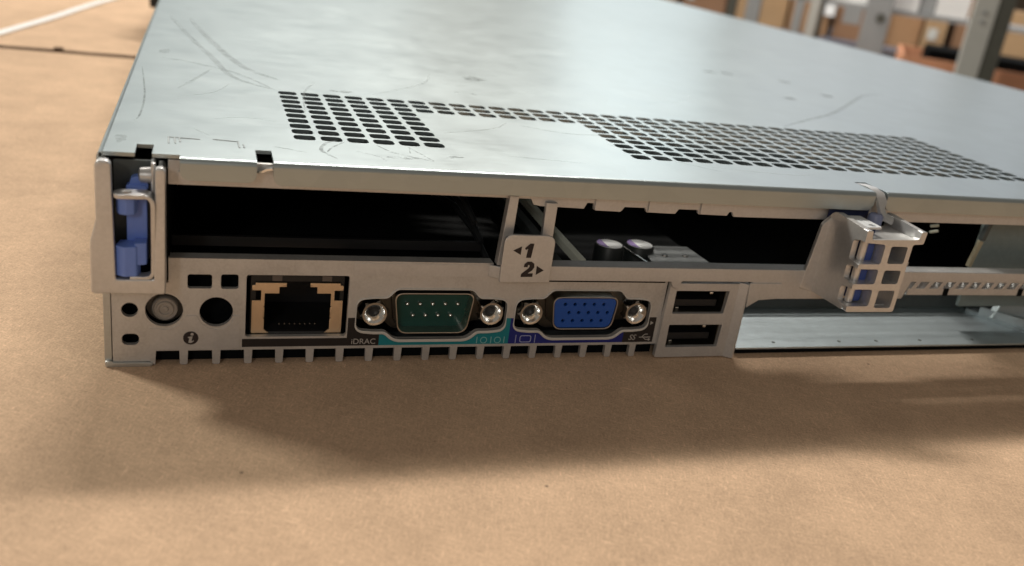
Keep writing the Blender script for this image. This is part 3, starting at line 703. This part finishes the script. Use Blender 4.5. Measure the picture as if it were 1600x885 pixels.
# right latch block --------------------------------------------------------------
FY = -15.0; xa, xb, xm = 155.4, 168.6, 162.0
blk = MB()
XZ = lambda u, v, w: (u, w, v)
YZ = lambda u, v, w: (w, u, v)        # u along y, v along z, thickness along x
LF = FY + 1.78
lw = roundpoly([(LF, 18.0), (-1.2, 17.6), (-1.2, 36.2), (-3.0, 38.0), (LF, 37.4), (LF, 34.6), (-11.3, 34.2), (-11.3, 29.6), (LF, 29.6), (LF, 28.4), (-11.3, 28.4), (-11.3, 24.9), (LF, 24.9), (LF, 23.5), (-11.3, 23.3), (-11.3, 19.4), (LF, 19.4)], [0, .5, 1.2, 1.2, 0, 0, .8, .8, 0, 0, .8, .8, 0, 0, .8, .8, 0], 4)
blk.slab(lw, [], xa, xa+1.5, YZ)
# front face with the openings, open at the left for the wrapped windows
ff = [(xa, 18.0), (xb, 18.0), (xb, 34.4), (171.4, 34.6), (171.6, 37.5), (170.2, 37.5), (169.8, 35.6), (157.2, 35.3), (156.9, 37.4), (xa, 37.4),
      (xa, 34.6), (161.2, 34.3), (161.2, 29.6), (xa, 29.6), (xa, 28.4), (161.2, 28.4), (161.2, 24.8), (xa, 24.8), (xa, 23.5), (161.2, 23.5), (161.2, 19.4), (xa, 19.4)]
wn = [rrect(162.9, 167.4, 29.8, 33.9, .5, 4), rrect(162.9, 167.4, 24.9, 28.2, .5, 4), rrect(162.9, 167.4, 19.0, 23.3, .5, 4)]
blk.slab(roundpoly(ff, [.6, .6, .5, .4, .3, .3, .4, .4, .3, .3, .3, .8, .8, .3, .3, .8, .8, .3, .3, .8, .8, .3], 4), wn, FY, FY+1.8, XZ)
# ribs and walls going back
blk.box(xb-1.2, xb-.02, FY+1.8, -2.3, 18.1, 34.3); blk.box(161.3, 162.7, FY+1.8, -9, 18.2, 34.6)
for z0, z1 in ((18.05, 19.1), (23.5, 24.7), (28.5, 29.5)): (blk.box(xa+1.5, 161.3, FY+1.8, -9.5, z0, z1), blk.box(162.7, xb-1.2, FY+1.8, -9.5, z0, z1))
blk.box(xa+1.5, 169.9, FY+1.8, -4.5, 34.6, 35.3)
blk.slab([(LF, 34.7), (-2.5, 34.7), (-2.5, 38.0), (LF, 37.48)], [], 170.2, 171.5, YZ)
blk.slab([(xb, -14.2), (171.2, -12.6), (171.2, -11.8), (xb, -11.4)], [], 28.5, 29.4, lambda u, v, w: (u, v, w)) 
lb2 = part('latch_block', blk, CAST, bevel=.2, seg=2)
mb = MB(); mb.slab(roundpoly([(151.6, 18.3), (155.6, 17.4), (172, 17.6), (172, 34), (156.4, 37.2), (153.6, 34.5)], .6), [], -2.2, -1.1); part('block_flange', mb, CAST, lb2, bevel=.25)
mb = MB(); mb.box(158.9, 161.2, -12.0, -2.3, 19.3, 34.2); part('blue_core', mb, plain('deep_blue_plastic', (.05, .09, .32), .45), lb2, bevel=.5)
mb = MB(); mb.lathez([(1.6, 24.8), (1.6, 33.6)], 158.6, -13.0, 16) if False else mb.lathez([(.9, 19.4), (.9, 34.2)], 157.9, -12.0, 20); part('core_rib', mb, CAST, lb2, smooth=50)
mb = MB(); mb.slab(roundpoly([(157.3, -12.6), (161.4, -12.2), (161.6, -4.0), (157.2, -4.2)], .5), [circ(159.7, -10.9, .85, 16), circ(159.2, -7.3, .45, 12)], 36.9, 37.4, lambda u, v, w: (u, v, w)); part('latch_tongue', mb, plain('white_painted_steel', (.72, .75, .78), .4, .3, .04), lb2, bevel=.08)
mb = MB().box(157.6, 161.0, -11.0, -4.5, 35.4, 36.85); mb.box(155.4, 166.5, -.9, -.3, 34.6, 39.0); part('blue_carrier', mb, DKBLUE, lb2, bevel=.3)
mb = MB(); mb.lathez([(1.7, 35.4), (1.7, 37.6), (1.3, 38.2)], 165.4, -4.6, 20); part('blue_boss', mb, plain('lilac_grey_plastic', (.22, .25, .40), .4), lb2, smooth=40)
# goose-neck lever passing through the notch in the cover
mb = MB(); mb.sweep([(166.9, 5.0, 42.3), (166.9, 1.0, 42.6), (166.8, -2.0, 42.2), (166.8, -3.6, 40.8), (167.0, -4.0, 38.9), (168.2, -4.4, 37.4), (169.8, -5.5, 36.9)], [(-1.3, -.4), (1.3, -.4), (1.3, .4), (-1.3, .4)], up=(0, -.4, 1)); part('lever_neck', mb, CAST, lb2, smooth=50)
# thin springs seen in the other notches
mb = MB(); mb.sweep([(27.3, -.6, 40.4), (28.3, -.9, 40.5), (29.2, -1.3, 41.1), (30.1, -1.4, 41.3)], [(-.8, -.2), (.8, -.2), (.8, .2), (-.8, .2)]); part('notch_spring', mb, BRIGHT, smooth=60)

# inside the slots -----------------------------------------------------------------
mb = MB(); mb.box(11.9, 88, 3.2, 180, 17.6, 18.4); mb.box(11.4, 11.8, 1.2, 180, 19, 41.5); mb.box(11.9, 88, 178, 179, 21.4, 41.5); mb.box(28, 66, 9, 75, 39.8, 40.6); mb.box(66, 80, 9, 50, 39.8, 40.6); mb.box(66, 76, 50, 75, 39.8, 40.6); mb.box(84, 166, 10, 30, 40.2, 40.8)  # dark liner; black sheets under the cover added to block stray light
part('slot_liner_shades', mb, VOID)
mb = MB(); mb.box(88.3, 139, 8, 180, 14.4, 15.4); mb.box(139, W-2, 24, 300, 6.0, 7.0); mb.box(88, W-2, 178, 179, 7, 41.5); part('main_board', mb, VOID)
part('card_plate', MB().box(12, 76, 10, 11, 21.5, 23.6), BLACKP)
# pale riser rail running back and to the left
mb = MB(); mb.sweep([(99.5, -.5 + 8, 20.0), (95.5, 22, 24.0), (92.0, 44, 28.0), (88, 75, 34)], [(-.9, -1.0), (.9, -1.0), (.9, 1.0), (-.9, 1.0)]); rr_ = part('riser_rail', mb, RISER, bevel=.2)
mb = MB(); mb.sweep([(95.0, 6, 17.8), (91.5, 22, 22.5), (87.5, 46, 27)], [(-1.2, -1.2), (1.2, -1.2), (1.2, 1.2), (-1.2, 1.2)]); part('riser_rail', mb, DKMETAL, bevel=.2)
# cables and a connector seen dimly at the right of the first slot
for k, (x_, z_) in enumerate(((70.5, 35.5), (72.5, 31), (74.3, 27))):
    part('cable', MB().sweep([(x_-6, 34, z_+1), (x_-1, 26, z_), (x_+1.5, 16, z_-3), (x_+3, 9, z_-7)], [(.7*math.cos(i*math.pi/4), .7*math.sin(i*math.pi/4)) for i in range(8)]), plain('dark_cable', (.012, .014, .016), .5), smooth=60)
part('cable_connector', MB().box(72.6, 75.4, 14, 19, 33.2, 35.6), DKMETAL, bevel=.3)
# capacitors
CW = plain('capacitor_aluminium', (.90, .93, .94), .5, .1, .06); CP = plain('capacitor_purple', (.36, .22, .66), .5, 0, .05); CB = plain('capacitor_sleeve', (.02, .025, .025), .45)
for cx, cy in ((110.8, 18.5), (119.0, 18.8)):
    c_ = part('capacitor', MB().lathez([(3.55, 15.4), (3.55, 20.6), (3.3, 20.95)], cx, cy, 36), CB, smooth=40)
    part('capacitor_top', MB().lathez([(3.1, 20.95), (3.1, 21.05), (3.0, 21.12)], cx, cy, 36), CW, c_, smooth=40)
    cres = [(cx + 3.12*math.cos(R(a)), cy + 3.12*math.sin(R(a))) for a in range(115, 246, 10)]
    part('capacitor_band', MB().slab(cres, [], 21.13, 21.16, lambda u, v, w: (u, v, w)), CP, c_)
# metal plate beside them
mb = MB(); mb.slab([(117.6, 6.5), (134.4, 6.5), (133.6, 21.5), (121.0, 21.5)], [], 19.1, 19.7, lambda u, v, w: (u, v, w)); hp = part('heat_plate', mb, plain('heat_plate_metal', (.16, .175, .18), .5, .3), bevel=.1)
part('plate_edge', MB().sweep([(117.4, 6.3, 19.6), (115.0, 19.5, 19.9)], [(-.25, -.3), (.25, -.3), (.25, .3), (-.25, .3)]), BRIGHT, hp)
for x, y in ((124.0, 14.5), (129.5, 14.6)): part('plate_screw', MB().lathez([(.8, 19.7), (.7, 20.1)], x, y, 14), BRIGHT, hp)
# back wall of the lower bay with a light upper edge
mb = MB(); mb.box(139.5, 232, 23.4, 24.4, 1.9, 6.4); bw = part('bay_wall', mb, DKMETAL, bevel=.2)
part('bay_rail', MB().box(139.5, 236, 22.2, 23.2, 6.5, 7.1), SIDE, bw, bevel=.2)
part('bay_shelf', MB().box(139.6, 262, 25, 110, 7.1, 7.6), VOID)
# cast bracket at the right of the bay
mb = MB(); mb.slab([(229, 21), (238, 1.5), (262, 1.5), (262, 24), (232, 24)], [], 1.9, 2.9, lambda u, v, w: (u, v, w))
mb.slab([(232, 2.9), (262, 2.9), (262, 12), (240, 12), (234, 8)], [circ(247, 7.5, 3.2)], 14, 16); mb.sweep([(231, 18, 3.5), (240, 5, 4.2)], [(-.8, -1.2), (.8, -1.2), (.8, 1.2), (-.8, 1.2)])
part('bay_bracket', mb, TRAY, bevel=.3)
# things in the right-hand slot: a pale post and a grey panel
mb = MB(); mb.sweep([(211.8, 9, 20.5), (213.2, 9, 27.8)], [(-.6, -.6), (.6, -.6), (.6, .6), (-.6, .6)], up=(0,1,0)); part('slot_post', mb, plain('brass_post', (.45, .40, .28), .5, .3), bevel=.2)
mb = MB(); mb.sweep([(213.4, 9, 28), (214.8, 9, 36)], [(-.7, -.7), (.7, -.7), (.7, .7), (-.7, .7)], up=(0,1,0)); part('slot_post', mb, DKMETAL, bevel=.2)
part('grey_panel', MB().box(216, 262, 12, 13, 7.6, 41), plain('grey_green_panel', (.22, .27, .27), .5, .2))
part('cable_loop', MB().sweep([(221, 14, 31.5), (224, 13.5, 31), (227, 13, 29.4), (228.6, 13, 27.6)], [(.6*math.cos(i*math.pi/4), .6*math.sin(i*math.pi/4)) for i in range(8)]), RISER, smooth=60)
for x, z in ((203.5, 32.0), (201.5, 29.8), (201.8, 28.2)): part('small_clip', MB().sweep([(x-1.2, 14, z), (x+1.2, 14, z+.3)], [(.35*math.cos(i*math.pi/3), .35*math.sin(i*math.pi/3)) for i in range(6)]), RISER)

# ------------------------------------------------------------------ shelving behind
RACKM = plain('rack_grey', (.36, .37, .38), .5, .2, .06, 60); RACKL = plain('rack_light', (.55, .55, .52), .5, .1, .06, 60); RACKD = plain('rack_dark', (.09, .09, .075), .6, 0, .1, 60)
CART = [plain('carton_brown_%s' % n_, c_, .8, 0, .1, 30) for n_, c_ in (('a', (.30, .17, .085)), ('b', (.24, .13, .07)), ('c', (.36, .23, .12)))]
BLUEG = plain('blue_grey_shelf', (.22, .25, .33), .5, 0, .06, 60); SALM = plain('salmon_carton', (.80, .38, .22), .75, 0, .06, 40)
rack = empty('shelving_rack', 'grey metal shelving rack holding cartons and white bins behind the server', 'rack', tuple(rk(0, 1900, -950)))
for u0, u1, d0, m_, nm in ((-243, -228, 1800, RACKD, 'post'), (-209, -184, 1800, RACKM, 'post'), (-123, -108, 1800, RACKM, 'post'), (-97, -80, 1790, RACKL, 'post'), (-79, -72, 1800, RACKD, 'post'), (-4, 40, 1780, RACKM, 'post'), (330, 370, 1800, RACKM, 'post')):
    child(rkbox(MB(), u0, u1, d0, d0+25, -950, 150), nm, m_, rack, bevel=1)
mb = MB(); p = rk(18, 1775, 29); 
pts = [(p.x, p.y, p.z)]
m_ = MB(); vs_ = [tuple(rk(24 + 8*math.cos(a), 1778, 24 + 8*math.sin(a))) for a in [i*math.pi/8 for i in range(16)]] + [tuple(rk(24 + 8*math.cos(a), 1782, 24 + 8*math.sin(a))) for a in [i*math.pi/8 for i in range(16)]]
m_.add(vs_, [tuple(range(16)), tuple(range(31, 15, -1))] + [(i, (i+1) % 16, 16+(i+1) % 16, 16+i) for i in range(16)]); child(m_, 'bolt_hole', RACKD, rack)
child(rkbox(MB(), -700, 900, 1815, 2500, -62, -42), 'shelf', BLUEG, rack)
child(rkbox(MB(), -260, 420, 1800, 1815, 33, 41), 'shelf_beam', RACKM, rack)
child(rkbox(MB(), -260, 420, 1815, 2000, 33, 40), 'shelf', RACKM, rack)
WB = [(-262, -180), (-60, 23), (33, 81), (109, 161)]
wl = ['leftmost white bin on the rack beam', 'white bin left of the post with the bolt hole', 'white bin just right of the bolt-hole post', 'largest white bin, beside the near grey post']
for (u0, u1), l_ in zip(WB[1:], wl[1:]):
    b_ = rkbox(MB(), u0, u1, 1805, 1920, 41.2, 120).build('white_bin', WHITEP, bevel=1.5); tag(b_, l_, 'bin', 'white bins on the rack beam')
tag(rkbox(MB(), 83, 107, 1812, 1900, 41.2, 120).build('grey_bin', RACKM, bevel=1.5), 'narrow grey bin between two white bins on the rack', 'bin')
tag(rkbox(MB(), -38, -8, 1795, 1799, 6, 40).build('grey_tag', RACKM, bevel=.5), 'grey plate hanging from the rack beam left of the bolt-hole post', 'plate')
bx = [(-520, -395, 0, 'dark brown carton at the far left of the rack shelf'), (-385, -290, 1, 'brown carton left of the thin dark post'), (-268, -160, 2, 'lighter brown carton behind the wide grey post'), (-152, -70, 0, 'brown carton behind the pair of thin posts'),
      (-60, 38, 1, 'brown carton with a white label, left of the bolt-hole post'), (46, 112, 0, 'brown carton right of the bolt-hole post'), (116, 158, 2, 'pale brown carton under the largest white bin'), (172, 240, 1, 'brown carton right of the dark gap'), (246, 380, 2, 'pale brown carton at the right edge of the picture')]
for k, (u0, u1, c_, l_) in enumerate(bx):
    o = rkbox(MB(), u0, u1, 2100 + 15*(k % 3), 2350, -41.5, 62 + 9*(k % 4)).build('carton', CART[c_], bevel=2); tag(o, l_, 'carton', 'brown cartons on the rack shelf')
LABW = plain('paper_label', (.5, .5, .47), .7); TAPE = plain('brown_tape', (.16, .09, .045), .35)
for k, (u0, u1, c_, l_) in enumerate(bx):
    o = [q for q in col.objects if q.get('label') == l_][0]; d_ = 2100 + 15*(k % 3); um = (u0+u1)/2
    if k in (1, 6): child(rkbox(MB(), u0+8, u0+26, d_-1.5, d_-.3, -14 + 5*(k % 3), 8), 'paper_label', LABW, o)
child_ = tag(rkbox(MB(), -84, -62, 2094, 2096, 2, 26).build('white_sticker', WHITEP), 'small white sticker card standing before the cartons', 'card')
nr = empty('near_rack', 'near rack with one thick grey post beside the salmon carton', 'rack', tuple(rk(150, 1400, -950)))
child(rkbox(MB(), 130, 158, 1400, 1420, -950, 200), 'post', RACKL, nr, bevel=1)
child(rkbox(MB(), 158.5, 178, 1402, 1450, -950, 200), 'post_side', RACKD, nr, bevel=1)
child(rkbox(MB(), 30, 440, 1380, 1740, -160, -150), 'shelf', RACKM, nr)
for z in (62, 50): child(rkbox(MB(), 141, 146, 1397, 1400, z, z+5), 'bolt', RACKM, nr, bevel=.8)
sb = MB(); rkbox(sb, 62, 420, 1470, 1474, -150, -9); rkbox(sb, 62, 66, 1474, 1700, -150, -9); rkbox(sb, 416, 420, 1474, 1700, -150, -9); rkbox(sb, 66, 416, 1696, 1700, -150, -9); rkbox(sb, 62, 420, 1474, 1700, -150, -146)
so = sb.build('open_carton', SALM, bevel=1); tag(so, 'open salmon coloured carton with a black item inside, behind the server', 'carton')
tag(rkbox(MB(), 100, 410, 1560, 1690, -140, 0).build('black_item', VOID, bevel=3), 'black item filling the open salmon carton', 'item')  # plain black block inside the open carton
